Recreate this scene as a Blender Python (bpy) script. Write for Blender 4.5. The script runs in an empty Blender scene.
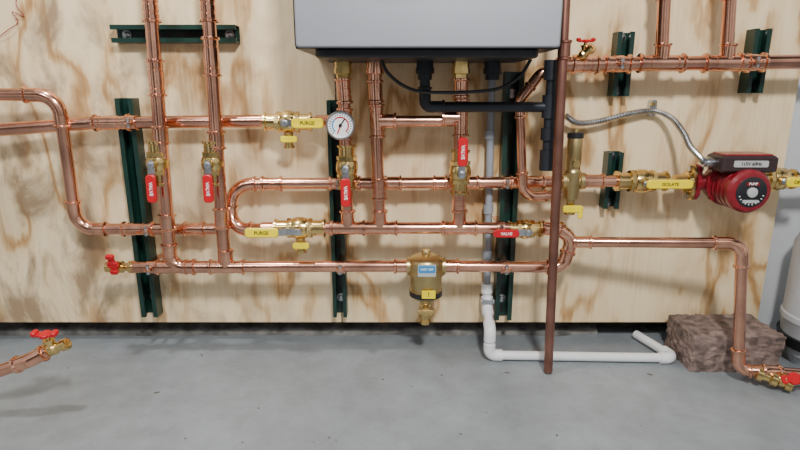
import bpy, bmesh, math, random
import mathutils
from mathutils import Vector, Matrix
random.seed(4)
V=Vector
# ---------------- camera ----------------
F=545.0; TH=math.radians(14.2); CY=-1.6; CZ=0.79
cd=bpy.data.cameras.new('camera'); cam=bpy.data.objects.new('camera',cd)
bpy.context.collection.objects.link(cam)
cd.sensor_width=36; cd.lens=36*F/800; cd.clip_start=.02
cam.location=(0,CY,CZ); cam.rotation_euler=(math.pi/2-TH,0,0)
bpy.context.scene.camera=cam
FW=V((0,math.cos(TH),-math.sin(TH))); UP=V((0,math.sin(TH),math.cos(TH)))
def ray(u,v): return FW+V((1,0,0))*((u-400)/F)+UP*((225-v)/F)
def P(u,v,d=0.0):
    r=ray(u,v); t=(-d-CY)/r.y; return V((0,CY,CZ))+r*t
def PF(u,v,z=0.0):
    r=ray(u,v); t=(z-CZ)/r.z; return V((0,CY,CZ))+r*t
# ---------------- materials ----------------
def mat(name,col,rough=.5,metal=0.0,var=0.0,scale=20,bump=0.0,coat=0.0,rvar=0.0,col2=None):
    m=bpy.data.materials.new(name); m.use_nodes=True; nt=m.node_tree; b=nt.nodes['Principled BSDF']
    b.inputs['Roughness'].default_value=rough; b.inputs['Metallic'].default_value=metal
    b.inputs['Coat Weight'].default_value=coat
    tc=nt.nodes.new('ShaderNodeTexCoord'); n=nt.nodes.new('ShaderNodeTexNoise')
    n.inputs['Scale'].default_value=scale; n.inputs['Detail'].default_value=5
    nt.links.new(tc.outputs['Object'],n.inputs['Vector'])
    cr=nt.nodes.new('ShaderNodeValToRGB'); e=cr.color_ramp.elements
    c2=col2 or tuple(c*(1-var) for c in col)
    e[0].position=.35; e[1].position=.65
    e[0].color=(*c2,1); e[1].color=(*col,1)
    nt.links.new(n.outputs['Fac'],cr.inputs['Fac']); nt.links.new(cr.outputs['Color'],b.inputs['Base Color'])
    if rvar:
        mr=nt.nodes.new('ShaderNodeMapRange'); mr.inputs['To Min'].default_value=rough-rvar; mr.inputs['To Max'].default_value=rough+rvar
        nt.links.new(n.outputs['Fac'],mr.inputs['Value']); nt.links.new(mr.outputs['Result'],b.inputs['Roughness'])
    if bump:
        bp=nt.nodes.new('ShaderNodeBump'); bp.inputs['Strength'].default_value=bump; bp.inputs['Distance'].default_value=.01
        nt.links.new(n.outputs['Fac'],bp.inputs['Height']); nt.links.new(bp.outputs['Normal'],b.inputs['Normal'])
    return m
COP=mat('copper',(.90,.46,.32),.2,1,.40,9,0,0,.07)
COPF=mat('copper_fitting',(.95,.50,.34),.17,1,.30,30)
COPD=mat('copper_dull',(.42,.20,.15),.36,1,.35,12)
BR=mat('brass',(.86,.62,.25),.2,1,.3,30)
BRD=mat('brass_satin',(.62,.47,.22),.34,1,.2,20)
GRN=mat('strut_green',(.008,.038,.028),.33,0,.3,15)
BLK=mat('black_plastic',(.012,.013,.016),.4,0,.2)
BLKP=mat('black_pipe',(.02,.024,.032),.4,.2,.3)
RED=mat('red_plastic',(.55,.004,.012),.35,0,.1)
YEL=mat('yellow_plastic',(.95,.74,.0),.35,0,.05)
WHT=mat('white_paint',(.85,.85,.85),.4)
PVC=mat('white_pvc',(.84,.85,.86),.3,0,.06,8)
GPV=mat('gray_pvc',(.28,.31,.35),.4)
TANK=mat('tank_paint',(.42,.44,.47),.4,0,.1)
STL=mat('zinc_steel',(.62,.63,.65),.3,1,.3,30)
PRED=mat('pump_red',(.22,.005,.014),.38,0,.2,60,.05,.3)
PBLK=mat('pump_box',(.035,.018,.02),.4,0,.1)
BOIL=mat('boiler_silver',(.35,.36,.395),.36,.45,.05,3)
BLUE=mat('label_blue',(.02,.25,.55),.4)
SILV=mat('label_silver',(.6,.6,.6),.4,.4)
BLOCK=mat('block_masonry',(.29,.205,.175),.92,0,.65,34,.9)
RUB=mat('foundation',(.10,.09,.08),.95,0,.75,14,.8)
WALLW=mat('painted_wall',(.58,.60,.62),.7,0,.12,6,.1)
def plymat():
    m=bpy.data.materials.new('plywood'); m.use_nodes=True; nt=m.node_tree; L=nt.links; b=nt.nodes['Principled BSDF']
    b.inputs['Roughness'].default_value=.6
    geo=nt.nodes.new('ShaderNodeNewGeometry')
    def mp(s):
        k=nt.nodes.new('ShaderNodeMapping'); k.inputs['Scale'].default_value=s; L.new(geo.outputs['Position'],k.inputs['Vector']); return k
    def noise(s,sc,det,dist=0,ro=.5):
        n=nt.nodes.new('ShaderNodeTexNoise'); n.inputs['Scale'].default_value=sc; n.inputs['Detail'].default_value=det
        n.inputs['Roughness'].default_value=ro
        n.inputs['Distortion'].default_value=dist; L.new(mp(s).outputs[0],n.inputs['Vector']); return n
    def math_(op,a,bv):
        k=nt.nodes.new('ShaderNodeMath'); k.operation=op
        for i,x in enumerate((a,bv)):
            if isinstance(x,(int,float)): k.inputs[i].default_value=x
            else: L.new(x,k.inputs[i])
        return k.outputs[0]
    def ramp(f,els):
        c=nt.nodes.new('ShaderNodeValToRGB'); e=c.color_ramp.elements
        while len(e)<len(els): e.new(.5)
        for i,(p,col) in enumerate(els): e[i].position=p; e[i].color=(*col,1)
        L.new(f,c.inputs['Fac']); return c.outputs['Color']
    n1=noise((5.5,1,2.1),1.0,4,.25,.45)
    bands=math_('PINGPONG',math_('MULTIPLY',n1.outputs['Fac'],10.0),1.0)
    fine=noise((70,1,2.5),1.5,5,0,.6)
    f=math_('ADD',math_('MULTIPLY',bands,.75),math_('MULTIPLY',fine.outputs['Fac'],.4))
    c=ramp(f,[(.17,(.42,.225,.08)),(.33,(.60,.375,.17)),(.47,(.80,.60,.34)),(.95,(.89,.72,.46))])
    n2=noise((3.2,1,1.3),1.4,3)
    mask=ramp(n2.outputs['Fac'],[(.45,(0,0,0)),(.60,(1,1,1))])
    mx=nt.nodes.new('ShaderNodeMix'); mx.data_type='RGBA'
    L.new(math_('MULTIPLY',mask,.85),mx.inputs[0]); L.new(c,mx.inputs[6])
    pale=ramp(fine.outputs['Fac'],[(.3,(.77,.58,.33)),(.65,(.89,.72,.46))]); L.new(pale,mx.inputs[7])
    sx=nt.nodes.new('ShaderNodeSeparateXYZ'); L.new(geo.outputs['Position'],sx.inputs[0])
    mr=nt.nodes.new('ShaderNodeMapRange'); L.new(sx.outputs['X'],mr.inputs['Value'])
    for k,vv in (('From Min',-.2),('From Max',-.95),('To Min',.08),('To Max',.85)): mr.inputs[k].default_value=vv
    st=noise((6,1,3.2),1.3,7,.5,.6)
    sm=ramp(st.outputs['Fac'],[(.49,(0,0,0)),(.63,(1,1,1))])
    mx2=nt.nodes.new('ShaderNodeMix'); mx2.data_type='RGBA'; L.new(math_('MULTIPLY',sm,mr.outputs[0]),mx2.inputs[0])
    L.new(mx.outputs[2],mx2.inputs[6]); mx2.inputs[7].default_value=(.26,.16,.085,1)
    L.new(mx2.outputs[2],b.inputs['Base Color'])
    bp=nt.nodes.new('ShaderNodeBump'); bp.inputs['Strength'].default_value=.12; bp.inputs['Distance'].default_value=.004
    L.new(fine.outputs['Fac'],bp.inputs['Height']); L.new(bp.outputs['Normal'],b.inputs['Normal'])
    return m
PLY=plymat(); PLYE=mat('plywood_edge',(.30,.2,.11),.8,0,.5,80)
def floormat():
    m=mat('floor_concrete',(.285,.315,.335),.45,0,.22,2.6,0,0,.12)
    nt=m.node_tree; b=nt.nodes['Principled BSDF']
    tc=nt.nodes.new('ShaderNodeTexCoord'); n=nt.nodes.new('ShaderNodeTexNoise'); n.inputs['Scale'].default_value=14; n.inputs['Detail'].default_value=10; n.inputs['Roughness'].default_value=.72
    nt.links.new(tc.outputs['Object'],n.inputs['Vector'])
    old=b.inputs['Base Color'].links[0].from_socket
    r=nt.nodes.new('ShaderNodeValToRGB'); r.color_ramp.elements[0].position=.28; r.color_ramp.elements[0].color=(.76,.75,.74,1); r.color_ramp.elements[1].position=.62; r.color_ramp.elements[1].color=(1,1,1,1)
    nt.links.new(n.outputs['Fac'],r.inputs['Fac'])
    mx=nt.nodes.new('ShaderNodeMix'); mx.data_type='RGBA'; mx.blend_type='MULTIPLY'; mx.inputs[0].default_value=1
    nt.links.new(old,mx.inputs[6]); nt.links.new(r.outputs['Color'],mx.inputs[7]); nt.links.new(mx.outputs[2],b.inputs['Base Color'])
    bp=nt.nodes.new('ShaderNodeBump'); bp.inputs['Strength'].default_value=.12; bp.inputs['Distance'].default_value=.003
    nt.links.new(n.outputs['Fac'],bp.inputs['Height']); nt.links.new(bp.outputs['Normal'],b.inputs['Normal'])
    return m
FLR=floormat()
# ---------------- mesh builder ----------------
NC=V((0,-1,0)) # toward the room
class B:
    def __init__(s,name): s.name=name; s.bm=bmesh.new(); s.m=[]
    def mi(s,m):
        if m not in s.m: s.m.append(m)
        return s.m.index(m)
    def face(s,vs,i):
        try: f=s.bm.faces.new(vs); f.material_index=i
        except ValueError: pass
    def rings(s,rings,m,closed=False,cap=True):
        i=s.mi(m); R=[[s.bm.verts.new(p) for p in r] for r in rings]; n=len(R[0])
        k=len(R)
        for a in range(k if closed else k-1):
            r0=R[a]; r1=R[(a+1)%k]
            for j in range(n): s.face([r0[j],r0[(j+1)%n],r1[(j+1)%n],r1[j]],i)
        if cap and not closed: s.face(R[0][::-1],i); s.face(R[-1],i)
    def sweep(s,pts,r,m,n=18,cap=True):
        t0=(pts[1]-pts[0]).normalized(); a=t0.orthogonal().normalized(); rs=[]
        for k,p in enumerate(pts):
            if k==0: t=t0
            elif k==len(pts)-1: t=(pts[k]-pts[k-1]).normalized()
            else: t=((pts[k+1]-pts[k]).normalized()+(pts[k]-pts[k-1]).normalized()).normalized()
            a=(a-t*a.dot(t)).normalized(); b=t.cross(a)
            rr=r[k] if isinstance(r,list) else r
            rs.append([p+a*(rr*math.cos(2*math.pi*j/n))+b*(rr*math.sin(2*math.pi*j/n)) for j in range(n)])
        s.rings(rs,m,cap=cap)
    def lathe(s,o,ax,prof,m,n=24):
        ax=ax.normalized(); a=ax.orthogonal().normalized(); b=ax.cross(a)
        s.rings([[o+ax*t+a*(r*math.cos(2*math.pi*j/n))+b*(r*math.sin(2*math.pi*j/n)) for j in range(n)] for t,r in prof],m)
    def poly(s,c,ax,ay,pts,th,m,ch=0.0):
        az=ax.cross(ay).normalized()
        def ring(z,k):
            return [c+ax*(x*k[0])+ay*(y*k[1])+az*z for x,y in pts]
        w=max(abs(p[0]) for p in pts); h=max(abs(p[1]) for p in pts)
        if ch: K=((w-ch)/w,(h-ch)/h); rs=[ring(-th/2,K),ring(-th/2+ch,(1,1)),ring(th/2-ch,(1,1)),ring(th/2,K)]
        else: rs=[ring(-th/2,(1,1)),ring(th/2,(1,1))]
        s.rings(rs,m)
    def plate(s,c,ax,ay,w,h,th,rad,m,ch=0.0,n=5):
        ax=ax.normalized(); ay=(ay-ax*ay.dot(ax)).normalized(); pts=[]
        rad=min(rad,w/2-1e-4,h/2-1e-4)
        for q,(sx,sy) in enumerate(((1,1),(-1,1),(-1,-1),(1,-1))):
            for k in range(n+1):
                an=math.pi/2*(q+k/n); pts.append((sx*(w/2-rad)+rad*math.cos(an),sy*(h/2-rad)+rad*math.sin(an)))
        s.poly(c,ax,ay,pts,th,m,ch)
    def box(s,lo,hi,m):
        lo=V(lo);hi=V(hi);c=(lo+hi)/2;w=hi-lo
        s.plate(c,V((1,0,0)),V((0,0,1)),w.x,w.z,w.y,.0005,m,n=1)
    def text(s,body,c,ax,ay,size,m):
        cu=bpy.data.curves.new('t','FONT'); cu.body=body; cu.size=size; cu.align_x='CENTER'; cu.align_y='CENTER'; cu.extrude=.0003; cu.offset=size*.015
        ob=bpy.data.objects.new('t',cu); bpy.context.collection.objects.link(ob); bpy.context.view_layer.update()
        me=bpy.data.meshes.new_from_object(ob); az=ax.cross(ay)
        M=Matrix(((ax.x,ay.x,az.x,c.x),(ax.y,ay.y,az.y,c.y),(ax.z,ay.z,az.z,c.z),(0,0,0,1))); me.transform(M)
        i=s.mi(m); n0=len(s.bm.faces); s.bm.from_mesh(me); s.bm.faces.ensure_lookup_table()
        for f in s.bm.faces[n0:]: f.material_index=i
        bpy.data.objects.remove(ob); bpy.data.meshes.remove(me); bpy.data.curves.remove(cu)
    def done(s,ang=35):
        bmesh.ops.recalc_face_normals(s.bm,faces=s.bm.faces[:])
        me=bpy.data.meshes.new(s.name); s.bm.to_mesh(me); s.bm.free()
        for p in me.polygons: p.use_smooth=True
        me.set_sharp_from_angle(angle=math.radians(ang))
        for m in s.m: me.materials.append(m)
        ob=bpy.data.objects.new(s.name,me); bpy.context.collection.objects.link(ob)
        c=sum((V(q) for q in ob.bound_box),V())/8; me.transform(Matrix.Translation(-c)); ob.location=c
        return ob
def sleeve(b,a,c,r,m=None,b0=True,b1=True):
    m=m or COPF; L=(c-a).length; ax=(c-a).normalized(); k=1.14*r; B_=1.38*r
    def bead(t0): return [(t0,1.2*r),(t0+.0015,B_),(t0+.006,B_),(t0+.0085,k)]
    pr=[(0,r*.98)]
    if b0: pr+=bead(.0)
    else: pr+=[(0,k)]
    if L>.06: 
        pr+=[(.02,k),(.021,1.06*r),(.027,1.06*r),(.028,k)]
        pr+=[(L-.028,k),(L-.027,1.06*r),(L-.021,1.06*r),(L-.02,k)]
    if b1: pr+=[(L-.0085,k),(L-.006,B_),(L-.0015,B_),(L,1.2*r)]
    else: pr+=[(L,k)]
    pr+=[(L,r*.98)]
    b.lathe(a,ax,pr,m)
def filleted(pts,R,n=9):
    out=[pts[0]]; arcs=[]
    for k in range(1,len(pts)-1):
        p=pts[k]; a=(pts[k-1]-p); c=(pts[k+1]-p); la=a.length; lc=c.length; a.normalize(); c.normalize()
        ang=math.pi-a.angle(c)
        RR=R[k-1] if isinstance(R,list) else R
        T=min(RR*math.tan(ang/2),la*.49,lc*.49); RR=T/math.tan(ang/2)
        bis=(a+c).normalized(); ce=p+bis*(RR/math.cos(ang/2))
        s=p+a*T; e=p+c*T; v0=s-ce; v1=e-ce; w=v0.angle(v1); arc=[]
        for j in range(n+1):
            t=j/n; arc.append(ce+(v0*math.sin((1-t)*w)+v1*math.sin(t*w))/math.sin(w))
        out+=arc; arcs.append((arc,a,c))
    out.append(pts[-1]); return out,arcs
def run(b,px,r=.0165,R=.04,m=None,fit=True,fm=None,sl=.034):
    m=m or COP; pts=[P(*p) if isinstance(p,tuple) else p for p in px]
    path,arcs=filleted(pts,R) if len(pts)>2 else (pts,[])
    b.sweep(path,r,m)
    if fit:
        for arc,a,c in arcs:
            b.sweep(arc,r*1.13,fm or COPF)
            sleeve(b,arc[0]+a*sl,arc[0],r,fm,True,False); sleeve(b,arc[-1]+c*sl,arc[-1],r,fm,True,False)
    return pts
def coupl(b,p0,p1,c,L,r=.0165,m=None):
    ax=(p1-p0).normalized(); q=p0.lerp(p1,c); sleeve(b,q-ax*L/2,q+ax*L/2,r,m)
def near(p0,p1,q):
    ax=(p1-p0); t=(q-p0).dot(ax)/ax.length_squared; return p0+ax*t
def tee(b,q,a,br,r=.0165,L=.1,lb=.052,rb=None):
    a=a.normalized(); sleeve(b,q-a*L/2,q+a*L/2,r); rb=rb or r
    if br is not None: br=br.normalized(); sleeve(b,q+br*.004,q+br*lb,rb,None,False,True)
def smooth(pts,n=10):
    o=[]; q=[pts[0]*2-pts[1]]+pts+[pts[-1]*2-pts[-2]]
    for i in range(1,len(q)-2):
        for k in range(n):
            t=k/n; p0,p1,p2,p3=q[i-1:i+3]
            o.append(.5*((2*p1)+(p2-p0)*t+(2*p0-5*p1+4*p2-p3)*t*t+(3*p1-p0-3*p2+p3)*t**3))
    o.append(pts[-1]); return o
# ---------------- room ----------------
xr=P(757,322,0).x; zb=P(500,322,0).z
b=B('floor'); b.box((-3,-3.2,-.1),(3,.3,0),FLR); b.done()
b=B('wall_back'); b.box((-3,.11,0),(3,.3,2.4),RUB); b.done()
b=B('wall_right'); b.box((xr+.012,.03,.0),(3,.108,2.4),WALLW); b.done()
xs=P(340,250,0).x
def panel(lo,hi):
    b=B('plywood_panel'); b.box((lo,.0,zb),(hi,.018,2.35),PLY)
    b.box((lo,.0,zb-.0015),(hi,.018,zb),PLYE); return b.done()
panel(-2.2,xs-.0015); panel(xs+.0015,xr)
b=B('foundation_footing')
rs=[]
k=0
while k<=120:
    x=-1.7+k*(2.35/120); h=.018+.02*abs(mathutils.noise.noise(V((x*7,1,0))))+.008*mathutils.noise.noise(V((x*31,0,2)))
    y=.06+.02*mathutils.noise.noise(V((x*9,4,0)))
    rs.append([V((x,y-.015,0.0005)),V((x,y-.008,h*.7)),V((x,y+.005,h)),V((x,.108,h+.012)),V((x,.108,.0005))]); k+=1
b.rings(rs,mat('footing_concrete',(.22,.21,.195),.95,0,.7,18,.7)); b.done(60)
b=B('furring_strip'); b.box((-2.0,.0185,zb+.05),(xr-.1,.109,zb+.09),PLYE); b.done()
# ---------------- struts ----------------
def strut(p0,p1,W=.044,D=.041):
    b=B('strut_channel'); ax=(p1-p0).normalized(); w=ax.cross(NC).normalized(); h=W/2; t=.003; a=W*.24
    pr=[(-h,0),(-h,D),(-a,D),(-a,D-.01),(-a-t,D-.01),(-a-t,D-t),(-h+t,D-t),(-h+t,t),(h-t,t),(h-t,D-t),(a+t,D-t),(a+t,D-.01),(a,D-.01),(a,D),(h,D),(h,0)]
    b.rings([[p+w*x+NC*(y+.0005) for x,y in pr] for p in (p0,p1)],GRN)
    L=(p1-p0).length; n=max(1,int(L/.05))
    for i in range(n):
        b.plate(p0+ax*((i+.5)*L/n)+NC*(t+.001),ax,w,.028,.013,.001,.0065,BLK)
    for q in (.08,.92):
        b.lathe(p0.lerp(p1,q)+NC*.004,NC,[(0,.013),(.002,.013),(.002,.008),(.008,.008),(.009,.005)],STL,12)
    return b.done()
def vs(u0,v0,u1,v1,**k):
    p0=P(u0,v0,0); p1=P(u1,v1,0); x=(p0.x+p1.x)/2; p0.x=p1.x=x; strut(p1,p0,**k)
vs(134,98,152,312,W=.05); vs(335,100,342,312,W=.042); vs(512,72,501,315,W=.052)
vs(619,33,617,96,W=.046); vs(753,30,747,93,W=.046); vs(609,151,608,206,W=.044)
strut(P(118,35,0),P(240,35,0),W=.046)
def clamp(q,a,r=.0165,depth=None):
    b=B('pipe_clamp'); a=a.normalized(); w=a.cross(NC).normalized()
    b.lathe(q-a*.011,a,[(0,r*1.02),(0,r*1.2),(.022,r*1.2),(.022,r*1.02)],COPF)
    d=-q.y-.041
    if d>r:
        for sgn in (-1,1):
            b.plate(q-NC*(r*.6+(d-r*.6)/2)+w*sgn*r*.85,NC,a,d-r*.3,.02,.0025,.002,COPF)
    b.plate(q+NC*(r*1.25+.006),NC,a,.02,.02,.006,.004,COPF)
    b.lathe(q+NC*(r*1.25+.006)-w*.013,w,[(0,.005),(.026,.005)],STL,8)
    b.done()
# ---------------- boiler reference ----------------
fl=P(292,50,.36); fr=P(564,50,.36); zb2=fl.z; cx=(fl.x+fr.x)/2; W=fr.x-fl.x; top=zb2+.75
def under(u,d,dz=.03):
    p=P(u,56,d); p.z=zb2-dz; return p
# ---------------- piping ----------------
r=.0165; X=V((1,0,0)); zz=V((0,0,1))
def newpipe(): return B('copper_pipe')
def D_(a,c): return (c-a).normalized()
b=newpipe()
pA=run(b,[(-60,94,.12),(58,95,.10),(77,229,.065),(222,229,.065)],r,.05)
q=near(pA[2],pA[3],P(138,228,.065)); tee(b,q,pA[3]-pA[2],None,L=.09)
sleeve(b,P(184,229,.065),P(205,229,.065),r)
b.done(); clamp(near(pA[2],pA[3],P(150,228,.065)),pA[3]-pA[2])
b=newpipe()
pB=run(b,[(-60,134,.12),(92,123,.065),(262,121,.065)],.0175,.04,fit=False)
q=near(pB[1],pB[2],P(112,122,.065)); tee(b,q,pB[2]-pB[1],None,r=.0175,L=.1)
b.sweep([P(318,121,.065),P(340,121,.11)],r,COP); b.sweep([P(252,121,.065),P(330,121,.065)],.012,COP)
b.done(); clamp(near(pB[1],pB[2],P(133,122,.065)),pB[2]-pB[1],.0175)
b=newpipe()
pC=run(b,[(147,-40,.12),(171,267,.12),(226,267,.12)],.0175,.035)
for v,L in ((8,.07),(78,.095),(135,.05),(222,.05)):
    q=near(pC[0],pC[1],P(150,v,.12)); sleeve(b,q-D_(pC[0],pC[1])*L/2,q+D_(pC[0],pC[1])*L/2,.0175)
b.done()
b=newpipe()
pD=run(b,[(205,-40,.12),(225,267,.12)],.0175,.03)
for v,L in ((8,.07),(57,.10),(140,.05),(218,.06)):
    q=near(pD[0],pD[1],P(210,v,.12)); sleeve(b,q-D_(pD[0],pD[1])*L/2,q+D_(pD[0],pD[1])*L/2,.0175)
b.done()
b=newpipe()
pE=run(b,[(132,267,.12),(408,266,.12)],r)
tee(b,P(172,267,.12),pE[1]-pE[0],None,L=.09); tee(b,P(227,267,.12),pE[1]-pE[0],zz,L=.10)
coupl(b,pE[0],pE[1],.98,.05); b.done()
clamp(P(152,267,.12),pE[1]-pE[0]); clamp(P(341,267,.12),pE[1]-pE[0])
b=newpipe()
run(b,[(440,266,.12),(563,267,.12),(572,238,.12),(556,228,.12)],r,.035,sl=.02)
sleeve(b,P(441,266,.12),P(459,266,.12),r); clamp(P(505,267,.12),X)
run(b,[(568,242,.12),(742,243,.23),(738,371,.25),(765,371,.27),(840,377,.27)],.0145,.035)
sleeve(b,P(573,242,.123),P(592,242,.135),.0145)
b.done()
b=newpipe()
run(b,[(262,228,.12),(560,228,.12)],r)
for u in (348,380,459): tee(b,P(u,228,.12),X,zz,L=.1)
sleeve(b,P(541,228,.12),P(562,230,.12),r); b.done()
clamp(P(500,228,.12),X)
b=newpipe()
pF=run(b,[(268,229,.12),(229,230,.095),(233,184,.065),(570,182,.065)],r,.058,sl=.014)
for u,L in ((272,.06),(345,.09),(393,.05),(440,.04),(470,.05),(527,.1)):
    q=near(pF[2],pF[3],P(u,183,.065)); tee(b,q,X,None,L=L)
b.done(); clamp(near(pF[2],pF[3],P(339,183,.065)),X); clamp(near(pF[2],pF[3],P(506,183,.065)),X)
b=newpipe(); run(b,[under(343,.12),(348,228,.12)],r)
sleeve(b,P(343,78,.12),P(345,104,.12),r); sleeve(b,P(345,108,.12),P(345,140,.12),r); b.sweep([P(345,123,.12),P(342,124,.16)],.009,BR); b.done()
b=newpipe(); pJ=run(b,[under(374,.12),(380,228,.12)],r)
sleeve(b,P(375,80,.12),P(376,103,.12),r); tee(b,P(377,121,.12),pJ[1]-pJ[0],X,L=.09)
b.sweep([P(377,121,.12),P(462,121,.12)],.0145,COP); sleeve(b,P(379,178,.12),P(379.5,200,.12),r); b.done()
b=newpipe(); pK=run(b,[under(461,.12),(459,228,.12)],r)
tee(b,P(461,118,.12),pK[1]-pK[0],-X,L=.1); sleeve(b,P(461,78,.12),P(461,98,.12),r); sleeve(b,P(459,190,.12),P(459,212,.12),r); b.done()
b=newpipe()
run(b,[(560,64,.12),(540,74,.12),(520,100,.11),(523,197,.11),(560,195,.09)],.0125,.04)
b.done()
b=newpipe()
pM=run(b,[(556,65,.10),(860,61,.10)],.0185)
for u in (585,617,751): tee(b,P(u,64.6-(u-585)*.013,.10),X,None,r=.0185,L=.07)
for u,ut in ((661,666),(726,732)):
    z=P(u,63.2,.10); tee(b,z,X,zz,r=.0185,L=.12,lb=.05,rb=.0165)
    t=P(ut,-40,.10); b.sweep([z,t],.0165,COP); q=z.lerp(t,.62); sleeve(b,q,z.lerp(t,.9),.0165)
b.done()
clamp(P(618,64,.10),X,.0185); clamp(P(751,62.5,.10),X,.0185)
b=newpipe(); run(b,[(575,181,.08),(628,181,.09)],r); sleeve(b,P(583,181,.082),P(604,181,.085),r); b.done()
b=newpipe(); run(b,[(775,179,.09),(860,177,.09)],r); b.done()
b=newpipe(); run(b,[(-60,392,.42),(30,360,.41),(48,351,.40)],.0155,.03); b.done()
b=B('relief_discharge_pipe'); a=P(567,-40,.2); c=P(548,371,.2)
b.sweep([a,c],.0125,COPD); sleeve(b,P(565,40,.2),P(564,60,.2),.0125,COPD); b.done()
# ---------------- valves ----------------
def valve(c,a,L,hs,hm,r=.0165,label='VALVE',drain=False,goff=.062,glen=.075,press=True,gw=.026):
    b=B('ball_valve'); a=a.normalized(); w=a.cross(NC).normalized()
    l=L/2
    pr=[(-l,r*.98),(-l,1.42*r),(-l+.006,1.42*r),(-l+.008,1.18*r),(-.5*l,1.18*r),(-.5*l,1.38*r),(-.3*l,1.38*r),(-.28*l,1.5*r),(-.1*l,1.68*r)]
    pr=pr+[(-t,q) for t,q in pr[::-1]]
    b.lathe(c,a,pr,BR)
    for s in (-1,1): b.lathe(c+a*(s*.42*l)-a*.005,a,[(0,1.2*r),(0,1.55*r),(.010,1.55*r),(.010,1.2*r)],BR,8)
    n=NC; b.lathe(c+n*r*1.3,n,[(0,.012),(.008,.012),(.008,.009),(.016,.009),(.016,.0065),(.026,.006)],BR,16)
    hc=c+n*(r*1.3+.018)
    b.lathe(hc+n*.002,n,[(0,.0095),(.006,.0095),(.007,.007)],STL,6)
    ha=a*hs
    b.plate(hc+ha*.018,ha,w,.06,.018,.003,.008,STL)
    b.plate(hc+ha*.045+n*.004,ha+n*.3,w,.03,.018,.003,.003,STL)
    g=hc+ha*goff+n*.009
    b.plate(g,ha,w,glen,gw,.010,.009,hm,.002)
    tx=a*(1 if a.dot(V((1,0,-.5)))>0 else -1); ty=NC.cross(tx)
    if tx.cross(ty).dot(NC)<0: ty=-ty
    b.text(label,g+n*.0053,tx,ty,gw*.5,WHT if hm is RED else BLK)
    if drain:
        dn=V((0,0,-1)); p=c+dn*r
        b.lathe(p,dn,[(0,.013),(.02,.013),(.02,.016),(.03,.016),(.03,.012),(.045,.012),(.045,.0155),(.052,.0155),(.055,.010)],BR,16)
        b.lathe(p+dn*.025,n,[(0,.008),(.022,.008),(.022,.005),(.026,.005)],BR,12)
        b.plate(p+dn*.026+n*.026+X*.005,X,V((0,0,1)),.045,.017,.006,.006,hm,.001)
    b.done()
valve(P(158,163,.12),pC[0]-pC[1],.12,-1,RED,.0185,'VALVE')
valve(P(213,163,.12),pD[0]-pD[1],.12,-1,RED,.0185,'VALVE')
valve(P(347,167,.12),zz,.12,-1,RED,.018,'VALVE')
valve(P(460,172,.12),zz,.12,1,RED,.018,'VALVE',goff=.06)
valve(P(288,122,.075),X,.13,1,YEL,.0185,'PURGE',drain=True,goff=.062,glen=.085)
valve(P(300,228,.12),X,.14,-1,YEL,.0185,'PURGE',drain=True,goff=.095,glen=.09)
valve(P(525,229,.12),X,.09,-1,RED,.0165,'VALVE',goff=.062,glen=.07,gw=.022)
valve(P(641,181,.09),X,.14,1,YEL,.02,'ISOLATE',goff=.055,glen=.125,gw=.024)
valve(P(775,179,.09),X,.10,1,YEL,.02,'OPEN',goff=.03,glen=.07,gw=.026)
# ---------------- drain bibs ----------------
def bib(p,a,hdir,up,s=1.0,wheel=True):
    b=B('hose_bib'); a=a.normalized()
    b.lathe(p,a,[(0,.012*s),(0,.018*s),(.012*s,.018*s),(.013*s,.012*s),(.028*s,.012*s),(.032*s,.017*s),(.045*s,.017*s),(.05*s,.012*s),(.064*s,.011*s),(.064*s,.0155*s),(.078*s,.0155*s),(.08*s,.012*s)],BR,20)
    q=p+a*.038*s; u=up.normalized()
    b.lathe(q,u,[(0,.011*s),(.022*s,.011*s),(.022*s,.014*s),(.03*s,.014*s),(.03*s,.006*s),(.042*s,.005*s)],BR,16)
    c=q+u*.044*s; e=hdir.normalized(); f=u.cross(e).normalized()
    b.plate(c,e,f,.058*s,.018*s,.008*s,.009*s,RED,.002)
    b.plate(c,e,f,.022*s,.03*s,.010*s,.009*s,RED,.002)
    for sg in (-1,1): b.plate(c+e*sg*.025*s+u*.004*s,e,f,.014*s,.022*s,.012*s,.006*s,RED,.002)
    b.done()
bib(P(134,267,.12),-X,V((0,-.3,1)),V((0,-1,0.5)),1.0)
bib(P(40,353,.40),V((1,0,.35)),X,V((-.2,-.2,1)),.95)
bib(P(575,65,.10)+V((.0,0,0.012)),V((.2,-.3,.2)),X,V((.05,-.1,1)),.75)
bib(P(757,373,.27),V((1,-.5,-.25)),V((1,-.3,.3)),V((.8,-.6,.4)),1.05)
# ---------------- gauge ----------------
b=B('temperature_pressure_gauge'); g=P(341,125,.16)
b.lathe(g,NC,[(0,.012),(0,.033),(.004,.037),(.016,.037),(.018,.035),(.018,.0325),(.014,.032)],STL,40)
b.lathe(g+NC*.0135,NC,[(0,.0322),(.001,.0322)],WHT,40)
for i in range(21):
    d=V((math.cos(math.radians(225-i*13.5)),0,math.sin(math.radians(225-i*13.5))))
    b.plate(g+NC*.0149+d*.027,d,NC.cross(d),.008 if i%5==0 else .0045,.0018,.0006,.0004,BLK)
for k in range(34):
    an=math.radians(-45+k*8.1); d=V((math.cos(an),0,math.sin(an))); b.plate(g+NC*.0149+d*.0205,d,NC.cross(d),.0034,.0032,.0006,.0003,RED if (k<22) else BLUE)
for an,m_,l in ((250,RED,.026),(55,BLK,.024)):
    d=V((math.cos(math.radians(an)),0,math.sin(math.radians(an)))); b.plate(g+NC*.0158+d*l*.4,d,NC.cross(d),l,.0032,.0008,.0012,m_)
b.lathe(g+NC*.0145,NC,[(0,.0045),(.003,.0045)],BLK,12)
b.done()
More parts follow.
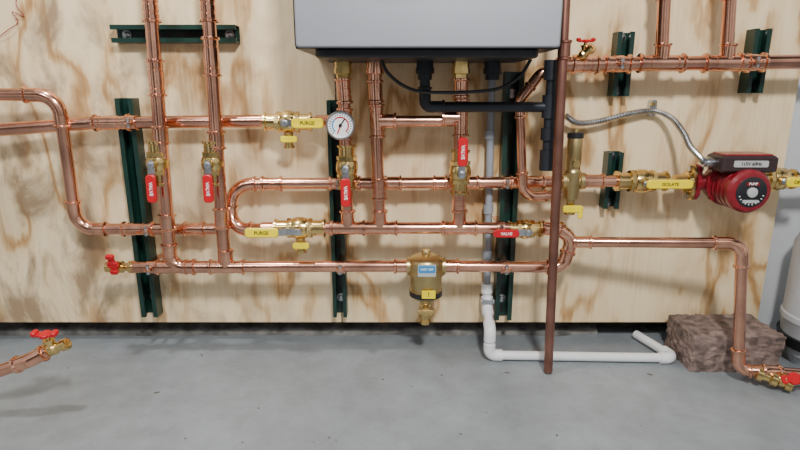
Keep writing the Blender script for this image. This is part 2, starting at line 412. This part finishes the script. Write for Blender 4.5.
# ---------------- boiler ----------------
b=B('wall_hung_boiler')
def plan(w,d0,d1,rad,z,n=6):
    x0=cx-w/2; x1=cx+w/2; pts=[]
    for k in range(n+1):
        a=-math.pi/2+math.pi/2*k/n; pts.append(V((x1-rad+rad*math.cos(a),-d1+rad+rad*math.sin(a),z)))
    pts+= [V((x1,-d0,z)),V((x0,-d0,z))]
    for k in range(n+1):
        a=math.pi+math.pi/2*k/n; pts.append(V((x0+rad+rad*math.cos(a),-d1+rad+rad*math.sin(a),z)))
    return pts
b.rings([plan(W-.008,.002,.345,.012,zb2+.004),plan(W-.004,.002,.347,.012,zb2+.012),plan(W-.004,.002,.347,.012,top)],BLK)
def door(z0,z1,m,d=.353,w=W-.016): b.plate(V((cx,-d+.006,(z0+z1)/2)),X,zz,w,z1-z0,.02,.006,m,.003)
door(zb2+.006,zb2+.175,BOIL); door(zb2+.215,top-.01,BOIL)
b.plate(V((cx,-.352,zb2+.195)),X,zz,W-.02,.036,.012,.003,BLK,.002)
b.plate(V((cx+.02,-.359,zb2+.119)),X,zz,.27,.022,.003,.003,BLK)
b.plate(V((cx+.02,-.3612,zb2+.121)),X,zz,.26,.014,.002,.003,WHT)
b.plate(V((cx,-.18,zb2-.004)),X,V((0,1,0)),W*.86,.30,.02,.03,BLKP,.004)
for u in (343,375,461,493,425): 
    p=P(u,60,.12 if u!=425 else .14); p.z=zb2-.01
    mm=BR if u in (343,461) else (COPF if u==375 else BLKP)
    b.lathe(p,-zz,[(0,.026),(.004,.026),(.004,.022),(.02,.022),(.02,.024),(.034,.024),(.036,.019),(.05,.018)],mm,8 if mm is BR else 20)
b.done()
# ---------------- black pipe under boiler ----------------
b=B('black_condensate_pipe')
run(b,[under(425,.14,.05),(425,107,.14),(551,107,.14)],.0135,.018,BLKP,True,BLKP)
b.sweep([P(553,62,.14),P(547,165,.14)],.0145,BLKP)
for v0,v1 in ((60,80),(95,118),(128,140),(150,170)):
    a=P(553-(v0-48)*.051,v0,.14); c=P(553-(v1-48)*.051,v1,.14); b.lathe(a,c-a,[(0,.015),(0,.0205),((c-a).length,.0205),((c-a).length,.015)],BLKP,20)
b.done()
b=B('gray_condensate_pipe')
b.sweep([P(492,62,.03),P(487,284,.03)],.0105,GPV); b.lathe(P(492,66,.03),-zz,[(0,.01),(0,.019),(.035,.019),(.035,.01)],GPV,20)
for v in (130,205,250): b.lathe(P(491-(v-66)*.018,v,.03),-zz,[(0,.01),(0,.0145),(.025,.0145),(.025,.01)],GPV,20)
b.done()
b=B('pvc_drain_pipe')
f1=PF(489,355,.016); f2=PF(675,358,.016); f3=PF(632,330,.016); f3.y=.02; 
pt=[P(487,283,.03),P(487,306,.03),V((f1.x,f1.y,P(487,328,.1).z)),f1,f2,f3]
pa,ar_=filleted(pt,.02); b.sweep(pa,.0135,PVC)
for arc in ar_:
    ar,a,c=arc; b.sweep([ar[0]+a*.018]+ar+[ar[-1]+c*.018],.0175,PVC)
b.lathe(pt[0],-zz,[(0,.011),(0,.0175),(.03,.0175),(.03,.013)],PVC,20)
b.done()
b=B('pipe_strap'); q=P(487,300,.03); b.plate(V((q.x,-.0475,q.z)),X,zz,.036,.014,.003,.004,STL)
for s in (-1,1): b.plate(V((q.x+s*.018,-.024,q.z)),V((0,1,0)),zz,.047,.014,.003,.002,STL)
b.done()
# ---------------- dirt separator ----------------
b=B('dirt_separator'); c=P(426,266,.12)
b.lathe(c-X*.055,X,[(0,.0165),(0,.025),(.012,.025),(.014,.021),(.096,.021),(.098,.025),(.11,.025),(.11,.0165)],BRD,20)
b.lathe(c+zz*.035,-zz,[(0,.010),(.0,.022),(.003,.032),(.008,.044),(.014,.049),(.02,.051),(.040,.051),(.043,.054),(.056,.054),(.058,.047),(.105,.043),(.108,.047),(.122,.047),(.128,.040),(.135,.02),(.155,.014),(.165,.014)],BRD,36)
b.lathe(c+zz*.048,-zz,[(0,.008),(0,.010),(.006,.013),(.014,.013),(.014,.01)],BR,12)
b.lathe(c-zz*.072,-zz,[(0,.045),(0,.0475),(.014,.0475),(.014,.045)],BLK,36)
b.lathe(c-zz*.105,-zz,[(0,.016),(.016,.016),(.016,.012),(.034,.012),(.034,.017),(.052,.017),(.053,.012),(.062,.012),(.062,.015),(.072,.015),(.072,.01)],BR,8)
b.lathe(c-zz*.13,NC,[(0,.009),(.02,.009),(.02,.012),(.026,.012)],BR,12)
b.plate(c-zz*.13+NC*.028,X,zz,.05,.013,.006,.005,BR,.002)
b.plate(c+zz*.004+NC*.0525,X,zz,.05,.034,.0045,.003,SILV)
b.plate(c+zz*.008+NC*.055,X,zz,.046,.02,.0015,.003,BLUE)
b.text('DIRT SEP',c+zz*.008+NC*.056,X,zz,.009,WHT)
b.plate(c-zz*.068+NC*.0485+X*.006,X,zz,.038,.024,.002,.002,YEL); b.text('!',c-zz*.068+NC*.05+X*.006,X,zz,.018,BLK)
b.done()
# ---------------- air vent ----------------
b=B('air_vent_valve'); c=P(572,181,.085)
b.lathe(c-X*.03,X,[(0,.0165),(0,.024),(.01,.024),(.012,.02),(.048,.02),(.05,.024),(.06,.024),(.06,.0165)],BRD,20)
b.lathe(c-zz*.05,zz,[(0,.012),(.0,.018),(.02,.02),(.03,.024),(.075,.024),(.08,.02),(.09,.019),(.10,.021),(.17,.021),(.178,.018),(.18,.009),(.195,.008),(.195,.005)],BRD,28)
b.lathe(c+zz*.12,zz,[(0,.02),(0,.0225),(.014,.0225),(.016,.018),(.017,.01)],BLK,24)
b.lathe(c+zz*.052,NC,[(0,.01),(.03,.01),(.03,.007)],BR,12)
b.plate(c-zz*.075+NC*.026,X,zz,.055,.02,.008,.007,YEL,.002); b.lathe(c-zz*.05,-zz,[(0,.012),(.03,.012),(.03,.016),(.045,.016),(.046,.01)],BR,12)
b.lathe(c-zz*.075,NC,[(0,.008),(.024,.008)],BR,12)
b.plate(c-zz*.085+X*.022+NC*.026,zz,X,.035,.014,.006,.006,YEL,.002)
b.done()
# ---------------- circulator pump ----------------
b=B('circulator_pump'); c=P(723,182,.09)
b.lathe(c-NC*.03,NC,[(0,.03),(.005,.046),(.02,.055),(.045,.056),(.05,.062),(.06,.062),(.062,.05)],PRED,40)
b.lathe(c-X*.085,X,[(0,.02),(0,.03),(.012,.03),(.014,.022),(.04,.025),(.13,.025),(.156,.022),(.158,.03),(.17,.03),(.17,.02)],PRED,24)
for s in (-1,1):
    b.plate(c+X*s*.079,zz,V((0,1,0)),.1,.05,.012,.022,PRED,.002)
    b.plate(c+X*s*.091,zz,V((0,1,0)),.1,.05,.010,.022,BR,.002)
    b.lathe(c+X*s*.095,X*s,[(0,.03),(.012,.03),(.014,.022),(.045,.02)],BR,20)
for s in (-1,1):
    for t in (-1,1): b.lathe(c+X*s*.082+zz*t*.038-X*.019,X,[(0,.009),(.038,.009)],STL,6)
for k in range(4):
    an=math.radians(45+90*k); d=V((math.cos(an),0,math.sin(an))); b.lathe(c+d*.056+NC*.02,NC,[(0,.009),(.018,.009),(.018,.006),(.022,.006)],PRED,12)
m0=c+NC*.03+X*.004+zz*-.006
b.lathe(m0,NC,[(0,.048),(0,.056),(.012,.056),(.013,.053),(.022,.053),(.023,.056),(.034,.056),(.035,.053),(.044,.053),(.045,.056),(.056,.056),(.057,.053),(.066,.053),(.067,.057),(.082,.057),(.09,.051),(.092,.042)],PRED,44)
b.lathe(m0+NC*.091,NC,[(0,.04),(.002,.04),(.003,.038)],BLK,40)
b.lathe(m0+NC*.093,NC,[(0,.013),(.006,.013),(.007,.010)],SILV,20)
b.plate(m0+NC*.0945-zz*.024,X,zz,.042,.008,.001,.002,SILV); b.plate(m0+NC*.0945+zz*.022,X,zz,.034,.009,.001,.002,PRED)
b.text('PUMP',m0+NC*.0955+zz*.022,X,zz,.009,WHT)
for k in range(10):
    an=math.radians(200+k*16); d=V((math.cos(an),0,math.sin(an))); b.plate(m0+NC*.0945+d*.032,d,NC.cross(d),.004,.002,.001,.0005,WHT)
t=c+zz*.062+X*.008+NC*.055
b.plate(t,X,V((0,1,0)),.15,.085,.044,.012,PBLK,.006)
b.plate(t+zz*.023,X,V((0,1,0)),.13,.07,.006,.01,PRED,.002)
b.plate(t+NC*.043+zz*.002,X,zz,.09,.017,.002,.004,SILV); b.text('115V 60Hz',t+NC*.0445+zz*.002,X,zz,.012,BLK)
b.lathe(t-X*.073,-X,[(0,.012),(.012,.012),(.012,.016),(.02,.016),(.02,.011),(.03,.011)],STL,12)
b.done()
b=B('flexible_conduit')
e=t-X*.098
pts=smooth([P(566,116,.05),P(578,123,.04),P(600,121,.035),P(628,114,.03),P(652,111,.025),P(670,117,.05),P(683,132,.09),P(690,146,.12),e+V((-.012,0,.012)),e],60)
b.sweep(pts,[.0088 if k%6<3 else .0062 for k in range(len(pts))],STL,12)
b.plate(P(652,108,.012),X,zz,.02,.045,.02,.006,STL,.002); b.lathe(P(652,104,.02),NC,[(0,.006),(.01,.006)],BR,8)
b.done(20)
b=B('power_cord')
b.sweep(smooth([under(381,.2,.012),P(388,73,.2),P(404,86,.2),P(425,92,.2),P(470,92,.2),P(500,88,.2),P(520,76,.2),under(531,.2,.012)],12),.0042,BLK,10)
b.done()
b=B('control_wire'); b.sweep(smooth([P(-5,40,.004),P(8,30,.01),P(18,22,.005),P(12,12,.01),P(24,16,.004),P(16,4,.01),P(20,-10,.004)],8),.0013,mat('wire_jacket',(.30,.05,.05),.5),8); b.done()
# ---------------- block, tank ----------------
b=B('concrete_block')
g=PF(690,372,0); g2=PF(780,372,0)
bm2=bmesh.new(); bmesh.ops.create_cube(bm2,size=1); bmesh.ops.subdivide_edges(bm2,edges=bm2.edges[:],cuts=40,use_grid_fill=True)
sx=g2.x-g.x; d1=-g.y
for v in bm2.verts:
    z0=v.co.z; p=V((v.co.x*sx,v.co.y*(d1-.03),(v.co.z+.5)*.108)); nn=v.co.normalized()
    n=mathutils.noise.noise(p*30)*.005+mathutils.noise.noise(p*12)*.006+mathutils.noise.noise(p*90)*.004+mathutils.noise.noise(p*200)*.002
    if z0>-.49: p+=nn*n
    v.co=p+V(((g.x+g2.x)/2,-(d1+.02)/2-.005,0))
me=bpy.data.meshes.new('x'); bm2.to_mesh(me); b.bm.from_mesh(me); b.mi(BLOCK); b.done(30)
b=B('expansion_tank'); c=P(846,255,.14)
b.lathe(V((c.x,c.y,.0)),zz,[(0,.09),(.03,.1),(.035,.11),(.10,.12),(.13,.122),(.135,.126),(.15,.126),(.155,.122),(.36,.122),(.41,.10),(.44,.05),(.45,.02),(.48,.02)],TANK,48)
b.lathe(V((c.x,c.y,.06)),zz,[(0,.12),(0,.125),(.03,.128),(.03,.12)],BLK,48); b.done()
b=B('floor_debris'); gm=mat('debris',(.2,.18,.15),.9,0,.6,40)
for k in range(30):
    q=PF(random.uniform(20,790),random.uniform(345,446)); s=random.uniform(.001,.0028)
    if k%9==0: b.plate(q+zz*.0012,V((random.random()+.1,random.random()-.5,0)),zz.cross(V((1,.2,0))),.014,.004,.002,.001,gm)
    else: b.lathe(q,zz,[(0,s),(s*.6,s*.9),(s,s*.3)],gm,6)
b.done()
# ---------------- lighting ----------------
def area(name,loc,tgt,size,e,col=(1,1,1)):
    l=bpy.data.lights.new(name,'AREA'); l.size=size; l.energy=e; l.color=col
    o=bpy.data.objects.new(name,l); bpy.context.collection.objects.link(o); o.location=loc
    o.rotation_euler=(V(tgt)-V(loc)).to_track_quat('-Z','Y').to_euler()
area('ceiling_lamp',(.3,-1.8,1.95),(0,0,.45),.2,52,(1,.985,.96))
area('ceiling_lamp',(-1.2,-2.4,2.2),(-.2,0,.4),.4,14,(.96,.98,1))
area('ceiling_lamp',(-.75,-.7,2.3),(-.5,-.5,0),.12,22,(1,.985,.96))
w=bpy.data.worlds.new('world'); bpy.context.scene.world=w; w.use_nodes=True; nt=w.node_tree; bg=nt.nodes['Background']
tc=nt.nodes.new('ShaderNodeTexCoord'); n=nt.nodes.new('ShaderNodeTexNoise'); n.inputs['Scale'].default_value=2.2
cr=nt.nodes.new('ShaderNodeValToRGB'); cr.color_ramp.elements[0].position=.44; cr.color_ramp.elements[0].color=(.08,.078,.075,1); cr.color_ramp.elements[1].position=.58; cr.color_ramp.elements[1].color=(1,1,1,1)
nt.links.new(tc.outputs['Generated'],n.inputs['Vector']); nt.links.new(n.outputs['Fac'],cr.inputs['Fac']); nt.links.new(cr.outputs['Color'],bg.inputs['Color']); bg.inputs['Strength'].default_value=.8
